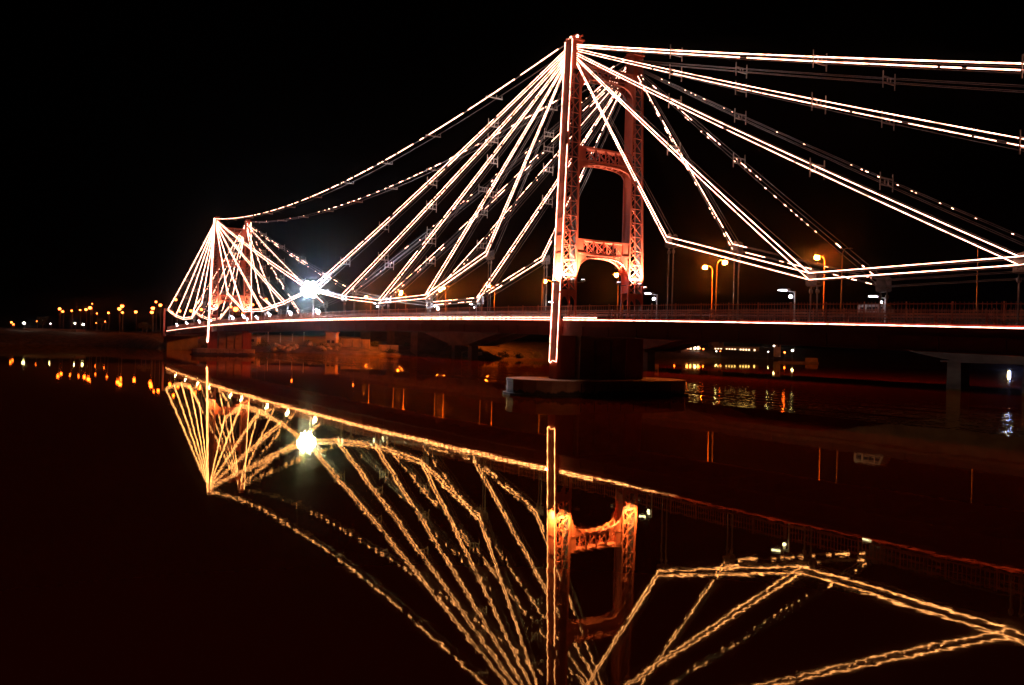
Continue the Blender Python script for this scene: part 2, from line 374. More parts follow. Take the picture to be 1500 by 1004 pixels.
for s in (0, 1):
    fx = (lambda q: mirror(q)) if s else (lambda q: q)
    m = MB(); z0 = 1.5
    # corner angles
    for sx in (-1, 1):
        for yf, sy in ((outer, 1), (inn, -1)):
            x0, x1 = sorted((sx*HX, sx*(HX-.17)))
            for za, zb in ((z0, 9.9), (9.9, T)):
                ya, yb = yf(za), yf(zb)
                q = [(x0, min(ya, ya+sy*.17), za), (x1, min(ya, ya+sy*.17), za), (x1, max(ya, ya+sy*.17), za), (x0, max(ya, ya+sy*.17), za),
                     (x0, min(yb, yb+sy*.17), zb), (x1, min(yb, yb+sy*.17), zb), (x1, max(yb, yb+sy*.17), zb), (x0, max(yb, yb+sy*.17), zb)]
                m.hexa(q)
    # solid web plates on the outer and inner faces, in bolted lengths
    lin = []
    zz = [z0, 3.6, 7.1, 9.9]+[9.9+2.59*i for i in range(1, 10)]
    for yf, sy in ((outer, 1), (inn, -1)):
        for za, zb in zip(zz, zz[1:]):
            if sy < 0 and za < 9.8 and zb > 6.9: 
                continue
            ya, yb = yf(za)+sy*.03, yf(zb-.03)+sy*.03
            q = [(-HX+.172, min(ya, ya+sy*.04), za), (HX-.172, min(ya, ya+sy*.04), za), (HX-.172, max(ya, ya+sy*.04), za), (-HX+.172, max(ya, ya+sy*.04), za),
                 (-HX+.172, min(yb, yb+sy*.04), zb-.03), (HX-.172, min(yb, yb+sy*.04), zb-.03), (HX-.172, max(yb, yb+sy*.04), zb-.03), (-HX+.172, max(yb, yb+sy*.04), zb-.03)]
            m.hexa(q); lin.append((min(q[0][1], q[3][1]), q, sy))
    for i in range(14):                                  # splice bands and rivet bars on the outer face
        z = 9.9+i*1.66; y = outer(z)
        m.box(-HX-.012, HX+.012, y-.014, y+.02, z-.05, z+.05)
    fx(m).build('leg', M['tower'], tower, TB)
    leg = [c for c in tower.children if c.name.startswith('leg')][-1]
    m = MB()                                             # dark plates inside the leg, interior shade put into their colour
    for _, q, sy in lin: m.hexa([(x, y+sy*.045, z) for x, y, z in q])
    fx(m).build('inner_shade', M['shadejoint'], leg, TB)
    for xf in (HX-.06, -HX+.06):
        m = MB(); lattice(m, xf, outer, inn, 9.9, 30.6, 1.38)
        fx(m).build('lattice', M['tower'], leg, TB)
                                                         # plated head, plated foot and the walkway arch through the leg
    for xf in (HX-.05, -HX+.05):
        for za, zb, pn in ((30.6, T, 'head_plate'), (z0, 7.0, 'foot_plate')):
            m = MB()
            y0, y1 = outer(za)+.172, INN-.172; y2, y3 = outer(zb)+.172, INN-.172
            m.hexa([(xf-.02, y0, za), (xf+.02, y0, za), (xf+.02, y1, za), (xf-.02, y1, za), (xf-.02, y2, zb), (xf+.02, y2, zb), (xf+.02, y3, zb), (xf-.02, y3, zb)])
            fx(m).build(pn, M['tower'], leg, TB)
        m = MB(); y0, y1 = outer(8.6)+.172, INN-.172; yc, ra = (y0+y1)/2, (y1-y0)/2
        for k in range(10):
            t0, t1 = math.pi*k/10, math.pi*(k+1)/10
            a = (yc-ra*math.cos(t0), 8.55+.85*math.sin(t0)); b = (yc-ra*math.cos(t1), 8.55+.85*math.sin(t1))
            m.hexa([(xf-.02, a[0], a[1]), (xf+.02, a[0], a[1]), (xf+.02, b[0], b[1]), (xf-.02, b[0], b[1]),
                    (xf-.02, a[0], 9.88), (xf+.02, a[0], 9.88), (xf+.02, b[0], 9.88), (xf-.02, b[0], 9.88)])
        fx(m).build('arch_plate', M['tower'], leg, TB)
    m = MB(); m.box(-.75, .75, outer(T)-.08, INN+.08, T+.003, T+.14)
    m.prism([(-.62, T+.142), (.62, T+.142), (.42, T+.40), (-.42, T+.40)], 'y', -.45, .40)
    m.tube([(-.9, -.3, T+.45), (.9, -.3, T+.45)], .09, 8); m.tube([(-.9, .3, T+.45), (.9, .3, T+.45)], .09, 8)
    fx(m).build('cable_saddle', M['tower'], leg, TB)

def strut(name, ztop, zbot, crown, spring, lat=True):
    y0, y1 = INN+.004, W-INN-.004; ym = W/2; L2 = (y1-y0)/2
    m = MB()
    for xf in (HX-.10, -HX+.10):
        for z in (ztop-.08, zbot+.08): m.box(xf-.09, xf+.09, y0, y1, z-.08, z+.08)
        # end gussets
        for ya, yb in ((y0, y0+.7), (y1-.7, y1)): m.box(xf-.03, xf+.03, ya, yb, zbot+.162, ztop-.162)
    m.box(-HX+.192, HX-.192, y0, y1, ztop-.12, ztop-.06)
    o = m.build(name, M['tower'], tower, TB)
    if lat:
        ya, yb = y0+.7, y1-.7; n = 4; h = (yb-ya)/n
        for xf in (HX-.10, -HX+.10):
            m = MB()
            for i in range(n):
                a, b = ya+i*h, ya+(i+1)*h
                m.bar((xf, a, zbot+.17), (xf, b, ztop-.17), .045, .09, (1, 0, 0)); m.bar((xf-.05, b, zbot+.17), (xf-.05, a, ztop-.17), .045, .09, (1, 0, 0))
                m.box(xf-.05, xf+.05, b-.05, b+.05, zbot+.165, ztop-.165)
            m.build('lattice', M['tower'], o, TB)
    # arched lower chord: two ribs with a laced soffit
    m = MB(); n = 18; pts = []
    for i in range(n+1):
        t = -1+2*i/n; pts.append((ym+t*L2, spring+(crown-spring)*math.sqrt(max(0, 1-(abs(t)**2.6)))))
    for xf in (HX-.10, -HX+.10):
        for i in range(n):
            a, b = pts[i], pts[i+1]
            m.hexa([(xf-.10, a[0], a[1]-.12), (xf+.10, a[0], a[1]-.12), (xf+.10, b[0], b[1]-.12), (xf-.10, b[0], b[1]-.12),
                    (xf-.10, a[0], a[1]), (xf+.10, a[0], a[1]), (xf+.10, b[0], b[1]), (xf-.10, b[0], b[1])])
            if i in (0, 1, 2, n-1, n-2, n-3):        # spandrel plates
                m.hexa([(xf-.02, a[0], a[1]+.003), (xf+.02, a[0], a[1]+.003), (xf+.02, b[0], b[1]+.003), (xf-.02, b[0], b[1]+.003),
                        (xf-.02, a[0], zbot-.003), (xf+.02, a[0], zbot-.003), (xf+.02, b[0], zbot-.003), (xf-.02, b[0], zbot-.003)])
    for i in range(1, n):
        a, b = pts[i], pts[i+1]
        m.bar((-HX+.2, a[0], a[1]-.06), (HX-.2, b[0], b[1]-.06), .09, .05) if i % 2 else m.bar((HX-.2, a[0], a[1]-.06), (-HX+.2, b[0], b[1]-.06), .09, .05)
    m.build('arch_rib', M['tower'], o, TB)
strut('top_strut', 31.3, 30.2, 30.1, 29.0)
strut('middle_strut', 23.5, 22.1, 22.0, 21.2)
strut('lower_strut', 14.75, 13.3, 13.2, 11.6)

def floodlight(name, x, y, z, dx, dy, label, power, spot=True, lens='ledsoft', inward=False):
    """Bracket arm from the leg at (x,y) to a small flood pointing up; local to a tower at X = x."""
    t = thing(name, (x, y, z), label, 'floodlight', 'tower floodlights')
    e = Vector((dx, dy, 0))
    m = MB(); m.bar((0, 0, -.05), (e.x, e.y, -.05), .06, .06); m.tube([(e.x, e.y, -.08), (e.x, e.y, .06)], .04, 6); m.build('bracket', M['steel'], t)
    m = MB(); c = e+Vector((0, 0, .14))
    m.prism([(c.x-.16, c.z-.10), (c.x+.16, c.z-.10), (c.x+.22, c.z+.09), (c.x-.22, c.z+.09)], 'y', c.y-.16, c.y+.16)
    h = m.build('housing', M['housing'], t)
    m = MB(); m.box(c.x-.13, c.x+.13, c.y-.10, c.y+.10, c.z+.093, c.z+.11); m.build('lens', M[lens], h)
    if spot:
        l = bpy.data.lights.new('flood_beam', 'SPOT'); l.energy = power; l.color = (1.0, .80, .74); l.spot_size = R(118); l.spot_blend = 1.0; l.shadow_soft_size = .12
        lo = bpy.data.objects.new('flood_beam', l); COL.objects.link(lo); lo.parent = t; lo.location = c+Vector((0, 0, .16))
        n_ = e.normalized(); tgt = Vector((-n_.x*.9, -n_.y*.9, 1)) if not inward else Vector((n_.x*.35, n_.y*.35, 1)); lo.rotation_euler = tgt.to_track_quat('-Z', 'Y').to_euler()
    return t
TWLAB = (('near', 0), ('distant', -SPAN))
for nm, tx in TWLAB:
    for yy, sd, nmleg in ((0, 1, 'front'), (W, -1, 'rear')):
        yo = outer(10.7) if sd > 0 else W-outer(10.7); yi = INN if sd > 0 else W-INN
        P = 21000
        floodlight('floodlight', tx+HX, (yo+yi)/2, 10.6, 0.58, 0, f'white floodlight on bracket on the right lattice face of {nm} tower {nmleg} leg', P)
        floodlight('floodlight', tx+.25, yo, 10.4, 0, -sd*.55, f'white floodlight on bracket on the outward face of {nm} tower {nmleg} leg', P*.8)
        floodlight('floodlight', tx+.25, yi, 10.7, 0, sd*.95, f'white floodlight on bracket on the inward face of {nm} tower {nmleg} leg', P*.5, inward=True)

far_tower = dup(tower, (-SPAN, W/2, 1.5), label='small distant red bridge tower standing by the left bank')
# light strings that outline the near leg of the near tower, and both front edges of the far one
def leg_string(root, x0, pts, r=.045):
    m = MB(); m.tube(pts, r, 6); return m.build('light_string', M['string'], root, (x0, W/2, 1.5))
def front_leg_strings(root, x0, zb, gap=True, r=.028):
    yo = lambda z: outer(z)-.05
    leg_string(root, x0, [(x0-HX, yo(z), z) for z in [zb+(T-zb)*i/12 for i in range(13)]], r)
    a = [(x0+HX, yo(z), z) for z in [zb+(T-zb)*i/12 for i in range(13)]]
    if gap:
        leg_string(root, x0, [(x0+HX, yo(z), z) for z in (zb, 6, 9.5)], r); leg_string(root, x0, [(x0+HX, yo(z), z) for z in (9.7, 16, 23.4)], r)
        leg_string(root, x0, [(x0+HX, yo(z), z) for z in (24.6, 29, T)], r)
    else: leg_string(root, x0, a, r)
    bl = [(x0-HX, yo(zb), zb), (x0-.35, yo(zb)-.02, zb-.12), (x0-.05, yo(zb)-.02, zb+.12), (x0+.3, yo(zb)-.02, zb+.05), (x0+HX, yo(zb), zb)]
    leg_string(root, x0, bl, r); leg_string(root, x0, [(x0-HX, yo(T), T), (x0, yo(T), T+.15), (x0+HX, yo(T), T)], r)
front_leg_strings(tower, 0, 3.1)
front_leg_strings(far_tower, -SPAN, 3.1, False, .06)
leg_string(far_tower, -SPAN, [(-SPAN+HX, W-outer(z)+.05, z) for z in (7.6, 20, T)], .05)
m = MB(); m.ball((.75, -.2, T+.30), .13, 8); m.ball((-.72, -.35, T+.22), .12, 8); m.ball((.2, -.55, T+.28), .10, 8); m.build('light_string', M['string'], tower, TB)

# piers under the towers
def pier(x, label, y0=-5.8, y1=13.5, hw=4.4):
    t = thing('bridge_pier', (x, W/2, 0), label, 'bridge pier', 'bridge piers')
    def stad(g, n=10):
        r = hw+g; p = []
        for k in range(n+1):
            a = -math.pi/2+math.pi*k/n; p.append((x+r*math.sin(a)*1.0, y1-hw+r*math.cos(a)))
        for k in range(n+1):
            a = math.pi/2+math.pi*k/n; p.append((x+r*math.sin(a), y0+hw+r*math.cos(a)))
        return p
    m = MB(); m.prism(stad(0), 'z', -2, 1.28); m.build('footing', M['footing'], t, (x, W/2, 0))
    m = MB(); m.prism(stad(.05), 'z', 1.284, 1.5); m.build('coping', M['footing'], t, (x, W/2, 0))
    m = MB(); m.prism(stad(.35), 'z', -1.9, .22); m.build('base_course', M['footing'], t, (x, W/2, 0))
    m = MB()
    for yy in [y0+hw+1.5*k for k in range(int((y1-y0-2*hw)/1.5)+1)]: m.box(x+hw+.004, x+hw+.03, yy-.03, yy+.03, .24, 1.27)
    m.build('joint_strip', M['shadejoint'], t, (x, W/2, 0))
    m = MB()
    for k in range(3):
        yy = .95+k*1.9; m.box(x-.9, x+.9, yy, yy+1.62, 1.504, 5.3)
    m.box(x-1.0, x+1.0, .9, W-.9, 5.304, 5.75)
    m.build('shaft', M['footing'], t, (x, W/2, 0))
    return t
pier(0, 'wide concrete pier island with rounded ends under the near tower')
pier(-SPAN, 'dark concrete pier island under the distant tower', -5.2, 9.8, 3.6)
for x, lab in ((X_LEFT-3, 'concrete abutment at the far left end of the lit bridge'), (X_RIGHT+3, 'concrete abutment at the near right end of the lit bridge')):
    t = thing('bridge_abutment', (x, W/2, 0), lab, 'abutment', 'bridge abutments'); zt = deck_z(x)
    m = MB(); m.box(x-2.9, x+2.9, YN+.1, YF-.1, -1.5, zt-1.6); m.build('wall', M['concrete'], t, (x, W/2, 0))
    m = MB(); m.box(x-3.2, x+3.2, YN-.4, YF+.4, zt-1.597, zt-1.30+.0); m.build('cap', M['concrete'], t, (x, W/2, 0))

# ================================================================== CABLES
DS_R = [14.2, 28.2, 41.6, 54.6, 67.0]; ZS_R = [13.3, 9.6, 9.7, 11.0, 12.5]
DS_L = [13.0, 25.4, 38.0, 49.6, 63.0]; ZS_L = [13.0, 9.3, 9.2, 10.2, 12.2]
ZM = [14.4, 10.2, 10.0, 11.1, 12.9]
UPS, UPM = .22, .31
def lit_runs(frac, L, style):
    if frac >= .995: return [(0, 1)]
    if frac <= 0: return []
    runs = []; t = 0; on = rng.random() < frac
    while t < 1:
        ln = rng.expovariate(1)*style*(frac if on else (1-frac))*2/L+.12/L
        if on: runs.append((t, min(1, t+ln)))
        t += ln; on = not on
    return [r for r in runs if r[1]-r[0] > .1/L]
def sagline(a, b, sag, n):
    a, b = Vector(a), Vector(b)
    return lambda t: a.lerp(b, t)+Vector((0, 0, -4*sag*t*(1-t)))
def rope(mb, f, n, r, t0=0, t1=1):
    k = max(1, round(n*(t1-t0))); mb.tube([f(t0+(t1-t0)*i/k) for i in range(k+1)], r, 6)
def wired(m, add, par, base):
    """Strings of bulbs: the lit runs, and the dark wire that carries them where bulbs are out."""
    nf = len(m.f); add(m)
    o = m.build('light_string', M['string'], par, base); o.data.materials.append(M['housing'])
    for i, p in enumerate(o.data.polygons): p.material_index = 1 if i >= nf else 0
    return o
def cable_set(name, label, cat, group, A, B, yp, sag, fr_up, fr_lo, style, r_str, UP, spX=(), conv=.45, spread=.45, n=10):
    """Four ropes (two beside the river side of the plane, two behind), strings of bulbs on the front pair, spreaders."""
    base = ((A[0]+B[0])/2, yp, (A[1]+B[1])/2)
    t = thing(name, base, label, cat, group)
    L = math.dist(A, B)
    for k, (sy, sz) in enumerate(((-1, 1), (-1, -1), (1, 1), (1, -1))):
        a = (A[0], yp+sy*spread*.6, A[1]+sz*UP*conv); b = (B[0], yp+sy*spread, B[1]+sz*UP)
        f = sagline(a, b, sag, n)
        m = MB(); rope(m, f, n, .026); m.build('cable', M['cable'], t, base)
        if sy < 0:
            g = lambda q, f=f: f(q)+Vector((0, -.075, .02))
            runs = lit_runs(fr_up if sz > 0 else fr_lo, L, style)
            if runs:
                m = MB()
                for t0, t1 in runs: rope(m, g, n, r_str, t0, t1)
                wired(m, lambda mm: rope(mm, g, n, .009), t, base)
    for X in spX:
        q = (X-A[0])/(B[0]-A[0])
        if not .04 < q < .97: continue
        c = A[1]+(B[1]-A[1])*q-4*sag*q*(1-q); h = UP*(conv+(1-conv)*q); w = spread*(.6+.4*q)
        m = MB()
        for z in (c+h+.06, c-h-.06): m.box(X-.05, X+.05, yp-w-.35, yp+w+.35, z-.04, z+.04)
        for y in (yp-w*.5, yp+w*.5): m.box(X-.035, X+.035, y-.035, y+.035, c-h-.018, c+h+.018)
        for y in (yp-w-.32, yp+w+.32): m.box(X-.03, X+.03, y-.03, y+.03, c-h-.45, c+h+.45)
        m.build('spreader', M['spreader'], t, base)
    return t
ORD = ['steepest', 'second steepest', 'middle', 'second longest', 'longest']
for yp, side, nmside in ((0, 0, 'front'), (W, 1, 'rear')):
    for tx, nm in ((0, 'near'), (-SPAN, 'distant')):
        for dr, dname in ((1, 'right'), (-1, 'left')):
            main = (tx == 0 and dr < 0) or (tx < 0 and dr > 0)
            for k in range(5):
                if main: d, z = 15.0*(k+1), ZM[k]
                elif dr > 0: d, z = DS_R[k], ZS_R[k]
                else: d, z = DS_L[k], ZS_L[k]
                A = (tx+dr*.95, 30.95+.40*k); B = (tx+dr*d, z)
                if side == 0: fu, fl = (1, 1) if nm == 'distant' else ((.97, .985) if main else (1, .985))
                elif nm == 'distant': fu, fl = ((.75, .5) if not main else (.9, .55))
                elif main: fu, fl = [(.75, .4), (.98, .95), (.72, .03), (.55, .5), (.16, .05)][k]
                else: fu, fl = [(.85, .15), (.15, .05), (.03, .0), (.0, .0), (.0, .0)][k]
                if side == 1 and main and nm == 'distant': fu, fl = [(.9, .9), (.95, .3), (.4, .2), (.95, .05), (.3, .2)][k]
                st = (1.0 if (dr > 0 and tx == 0) else 1.8) if side else 4.5
                sp = [tx+dr*(15.0*j if main else (DS_R if dr > 0 else DS_L)[j-1]) for j in range(1, k+1)]
                lit = 'fully lit' if min(fu, fl) > .9 else ('unlit' if max(fu, fl) < .04 else 'patchily lit')
                cable_set('stay_cable', f'{ORD[k]} stay from the {nm} tower into the {"main" if main else "side"} span, {nmside} cable plane, {lit}', 'stay cable', 'stay cables fanning from the bridge towers',
                          A, B, yp, .006*d, fu, fl, st, .036 if (nm == 'near' and dr > 0 and k == 4) else .0225 if nm == 'near' else .032, UPM if main else UPS, sp)
    # chains along the nodes
    chains = (('right side span', 1, [(d, z) for d, z in zip(DS_R, ZS_R)]), ('main span', 0, [(-15.0*j, (ZM+ZM[3::-1])[j-1]) for j in range(1, 10)]), ('left side span', 1, [(-SPAN-d, z) for d, z in zip(DS_L, ZS_L)]))
    for cn, sspan, pts in chains:
        UP = UPS
        base = (pts[len(pts)//2][0], yp, pts[len(pts)//2][1])
        t = thing('boundary_cable', base, f'kinked lower cable along the {cn}, {nmside} cable plane'.replace('right side span', 'side span by the near tower').replace('left side span', 'side span by the distant tower'), 'cable', 'lower boundary cables')
        for sz in (1, -1):
            for sy in (-1, 1):
                m = MB(); m.tube([(x, yp+sy*.45, z+sz*UP) for x, z in pts], .034, 6); m.build('cable', M['cable'], t, base)
            m = MB(); done = False
            for (xa, za), (xb, zb) in zip(pts, pts[1:]):
                if side == 0: runs = [(0, 1)]
                elif cn == 'main span' and xa > -40: runs = lit_runs(.6, 15, 1.6)
                elif cn == 'main span' and xa < -105: runs = lit_runs(.8, 15, 3)
                elif cn == 'right side span' and xa < 20: runs = lit_runs(.4, 15, .7)
                elif cn == 'left side span': runs = lit_runs(.8, 15, 3)
                else: runs = lit_runs(.03, 15, .6)
                for t0, t1 in runs:
                    p = lambda q: (xa+(xb-xa)*q, yp-.525, za+(zb-za)*q+sz*UP+.02)
                    if t1-t0 < .02: continue
                    m.tube([p(t0), p(t1)], .0245 if xa > -90 else .034, 6); done = True
            if done: wired(m, lambda mm: mm.tube([(x, yp-.525, z+sz*UP+.02) for x, z in pts], .009, 5), t, base)
    # catenary between the tower tops
    A = (-SPAN+.9, 33.1); B = (-.9, 33.1); base = (-75, yp, 29)
    t = thing('top_cable', base, f'long sagging top cable between the two tower heads, {nmside} cable plane, dashed with lights', 'cable', 'top cables')
    f = lambda q, y: Vector((A[0]+(B[0]-A[0])*q, y, 33.1-4*4.4*q*(1-q)))
    for sy in (-1, 1):
        m = MB(); rope(m, lambda q: f(q, yp+sy*.5), 40, .045); m.build('cable', M['cable'], t, base)
    m = MB()
    q = 0
    while q < 1:
        if side == 0: lit, gap = ((.10, .002) if q < .17 else ((rng.uniform(.006, .035), rng.uniform(.004, .014)) if q < .80 else (rng.uniform(.04, .07), rng.uniform(.005, .012))))
        else: lit, gap = ((rng.uniform(.004, .012), rng.uniform(.004, .02)) if q > .35 else (.002, .06))
        rope(m, lambda s: f(s, yp-.58), 40, .036, q, min(1, q+lit)); q += lit+gap
    wired(m, lambda mm: rope(mm, lambda s: f(s, yp-.58), 40, .012), t, base)
    for j in range(1, 10):
        x = -15.0*j; q = (x-A[0])/(B[0]-A[0]); p = f(q, yp)
        m = MB(); m.box(x-.06, x+.06, yp-1.05, yp+1.05, p.z-.16, p.z-.05)
        for y in (yp-1.0, yp+1.0, yp+.3): m.box(x-.03, x+.03, y-.03, y+.03, p.z-.50 if y < yp else p.z-.163, p.z-.164 if y < yp else p.z+.25)
        m.build('spreader', M['spreader'], t, base)

# hanger frames under every node
def hanger(x, z, yp, label):
    zd = deck_z(x)+.13; ya = yp-.55 if yp < 1 else yp+.55
    t = thing('cable_hanger', (x, yp, zd), label, 'cable hanger', 'hangers under the cable nodes'); B = (x, yp, zd)
    for dx in (-.26, .26):
        m = MB(); m.tube([(x+dx, yp, zd), (x+dx, yp, z-.62)], .055, 8)
        m.lathe((x+dx, yp, z-.95), [(.05, -.16), (.12, -.10), (.13, 0), (.12, .10), (.05, .16)], 8)
        m.lathe((x+dx, yp, zd), [(.16, .0), (.16, .06), (.08, .12), (.06, .2)], 8)
        m.build('hanger_rod', M['steel'], t, B)
    m = MB()
    for y in (yp-.30, yp+.30):
        m.prism([(x-.42, z-.55), (x+.42, z-.55), (x+.36, z+.36), (x+.1, z+.50), (x-.22, z+.42), (x-.46, z+.1)], 'y', y-.025, y+.025)
    m.box(x-.36, x+.36, yp-.27, yp+.27, z-.615, z-.552)
    for dx in (-.22, 0, .22): m.tube([(x+dx, yp-.40, z-.34), (x+dx, yp+.40, z-.34)], .05, 6); m.tube([(x+dx*.9, yp-.40, z+.26), (x+dx*.9, yp+.40, z+.26)], .045, 6)
    m.build('node_plate', M['steel'], t, B)
    return t
for yp, nmside in ((0, 'front'), (W, 'rear')):
    words = ['first', 'second', 'third', 'fourth', 'fifth', 'sixth', 'seventh', 'eighth', 'ninth']
    for k in range(4): hanger(DS_R[k], ZS_R[k], yp, f'twin-rod cable hanger, {words[k]} from the near tower in its side span, {nmside} cable plane')
    for j in range(1, 10): hanger(-15.0*j, (ZM+ZM[3::-1])[j-1], yp, f'twin-rod cable hanger, {words[j-1]} from the near tower in the main span, {nmside} cable plane')
    for k in range(4): hanger(-SPAN-DS_L[k], ZS_L[k], yp, f'twin-rod cable hanger, {words[k]} from the distant tower in its side span, {nmside} cable plane')
    for x, z, nm in ((DS_R[4], ZS_R[4], 'right'), (-SPAN-DS_L[4], ZS_L[4], 'left')):
        t = thing('anchor_mast', (x, yp, 0), f'steel anchor mast at the {nm} bridge end, {nmside} cable plane', 'anchor mast', 'anchor masts'); B = (x, yp, 0)
        zb = 4.6 if x < 0 else 0; m = MB(); m.prism([(x-.35, zb-1), (x+.35, zb-1), (x+.2, z+.4), (x-.2, z+.4)], 'y', yp-1.75 if yp < 1 else yp+1.25, yp-1.25 if yp < 1 else yp+1.75); m.build('post', M['tower'], t, B)
        m = MB(); m.box(x-.25, x+.25, min(yp-.7, yp-1.3 if yp < 1 else yp-.7), max(yp+.7, yp+1.3 if yp > 1 else yp+.7), z-.36, z+.36); m.build('cable_clamp', M['steel'], t, B)

# ================================================================== DECK LAMPS
def post_lamp(x, y, label, lens, h=2.0, face=-1, big=1.0):
    """Short galvanised post with a flat flood head on an arm and a round lamp below it."""
    z = deck_z(x)+.13
    t = thing('floodlight_post', (x, y, z), label, 'floodlight', 'floodlight posts on the bridge deck')
    m = MB(); m.tube([(0, 0, 0), (0, 0, h)], .06, 8, .05); m.lathe((0, 0, 0), [(.14, 0), (.14, .05), (.07, .1)], 8); m.build('pole', M['whitepole'], t)
    m = MB(); m.bar((0, 0, h-.06), (face*.45, -.1, h+.02), .05, .05); m.build('arm', M['whitepole'], t)
    m = MB(); m.hexa([(face*.40, -.30, h+.03), (face*1.15, -.30, h+.10), (face*1.15, .10, h+.10), (face*.40, .10, h+.03), (face*.45, -.26, h+.20), (face*1.1, -.26, h+.22), (face*1.1, .06, h+.22), (face*.45, .06, h+.20)])
    hd = m.build('lamp_head', M['housing'], t)
    m = MB(); m.hexa([(face*.42, -.36, h+.0), (face*1.13, -.36, h+.07), (face*1.13, -.305, h+.075), (face*.42, -.305, h+.005), (face*.42, -.36, h+.08), (face*1.13, -.36, h+.13), (face*1.13, -.305, h+.13), (face*.42, -.305, h+.09)])
    m.build('lens', M[lens], hd)
    m = MB(); m.ball((face*.22, -.16, h-.36),   .12*big, 10); m.build('globe', M[lens], t, smooth=True)
    return t
xs_l = [(13.4, YN+.35, 'first right of the near tower', 'ledsoft', 1), (27.2, YN+.35, 'second right of the near tower', 'ledsoft', 1), (27.9, YF-.35, 'right of the near tower on the rear deck edge', 'ledsoft', 1),
        (-13.0, W/2+4.0, 'bright and glaring, just left of the near tower', 'led', 1.5), (-31.0, W/2+3.6, 'dim bluish, left of the second front hanger', 'ledsoft', .8),
        (-44.5, YN+.35, 'by the third front hanger left of the near tower', 'ledsoft', 1), (-43.0, YF-.4, 'bright, on the rear deck edge by the third hanger', 'led', 1.3)]
for x, y, lab, lens, b in xs_l: post_lamp(x, y, f'short deck floodlight post, {lab}', lens, 2.0, -1, b)
far_l = [(-74, .8, 'under the glaring mid-span floodlight', 2.6), (-90, .9, 'second along from the mid-span glare', 1.9), (-104, .9, 'third along from the mid-span glare', 1.9), (-124, .8, 'right of the distant tower, orange-tinged pair', 2.0),
         (-127, 4.5, 'rear neighbour of the pair right of the distant tower', 1.7), (-134, .8, 'close right of the distant tower', 1.8), (-140, 5.5, 'behind the front leg of the distant tower', 2.0), (-157, .8, 'close left of the distant tower', 1.6), (-171, .8, 'second left of the distant tower', 1.8),
         (-188, .8, 'third left of the distant tower', 1.5), (-203, .8, 'at the far left end of the bridge', 2.0)]
for x, y, lab, b in far_l: post_lamp(x, y, f'glaring white deck floodlight post {lab}', 'led', 1.7, -1, b)

# the mid-span floodlight bank
z5 = ZM[4]; t = thing('floodlight_bank', (-74.6, -.7, z5), 'glaring bank of white floodlights hung on the middle cable node', 'floodlight')
m = MB()
for z in (-.70, 0, .70): m.bar((-.9, .12, z), (.9, .12, z), .08)
for x in (-.9, .9): m.bar((x, .12, -.8), (x, .12, .8), .08)
m.bar((-.2, .12, .1), (-.2, .5, .1), .08); m.build('frame', M['steel'], t)
for k in range(7):
    ix, iz = (0, 0) if k == 6 else (1.0*math.cos(math.pi*k/3), 1.0*math.sin(math.pi*k/3))
    circ = lambda r: [(ix+r*math.cos(math.pi*q/8), iz+r*math.sin(math.pi*q/8)) for q in range(16)]
    m = MB(); m.prism(circ(.28), 'y', -.10, .07); m.prism(circ(.49), 'y', -.16, -.102)
    h = m.build('lamp_head', M['housing'], t)
    m = MB(); m.prism(circ(.46), 'y', -.185, -.163); m.build('lens', M['big'], h)
t.rotation_euler.z = R(64)

# ================================================================== ROAD BRIDGE BEHIND
RY0, RY1 = 63.0, 75.0
rb = thing('road_bridge', (-70, 69, 0), 'long plain concrete road bridge behind, with haunched girders and column piers', 'bridge'); RBB = (-70, 69, 0)
PC = [3.4, -71, -144]
def under(x):
    d = min(abs(x-c) for c in PC)
    if d <= 5.2: return 3.9
    return min(7.9, 3.9+(d-5.2)*.19)
RX0, RX1 = -235, 75
n = 150
for yy0, yy1 in ((RY0+1.1, RY0+1.9), (RY0+5.6, RY0+6.4), (RY1-1.9, RY1-1.1)):
    m = MB(); b = len(m.v)
    for i in range(n+1):
        x = RX0+(RX1-RX0)*i/n; zu = under(x) if x > -165 else 7.4
        m.v += [(x, yy0, zu), (x, yy1, zu), (x, yy1, 8.7), (x, yy0, 8.7)]
    for i in range(n):
        for j in range(4): m.f.append((b+i*4+j, b+i*4+(j+1) % 4, b+(i+1)*4+(j+1) % 4, b+(i+1)*4+j))
    m.f += [(b, b+1, b+2, b+3), (b+n*4, b+n*4+3, b+n*4+2, b+n*4+1)]
    m.build('girder', M['roadconc'], rb, RBB)
m = MB(); m.box(RX0, RX1, RY0, RY1, 8.704, 9.3); m.build('deck_slab', M['roadconc'], rb, RBB)
m = MB(); m.box(RX0, RX1, RY0+1.4, RY1-1.4, 9.304, 9.36); m.build('roadway', M['asphalt'], rb, RBB)
for y in (RY0, RY1-.25):
    m = MB(); x = RX0
    while x < RX1-1: m.box(x, x+11.9, y, y+.25, 9.304, 10.25); x += 12.0
    m.build('parapet', M['parapet'], rb, RBB)
for c in PC:
    for dx in (-5.0, 5.0):
        for y in (RY0+3.2,):
            m = MB(); m.prism([(c+dx-1.1, -3), (c+dx+1.1, -3), (c+dx+.95, 3.6), (c+dx-.95, 3.6)], 'y', y-1.0, y+1.0); m.build('column', M['roadconc'], rb, RBB)
    m = MB(); m.box(c-6.3, c+6.3, RY0+1.2, RY1-1.2, 3.604, 3.897); m.build('cross_head', M['roadconc'], rb, RBB)
for x, w_ in ((-172, 5), (-190, 6.5), (-212, 9)):
    m = MB(); m.box(x-w_/2, x+w_/2, RY0+.6, RY1-.6, -1, 7.397); m.build('abutment_wall', M['roadconc'], rb, RBB)

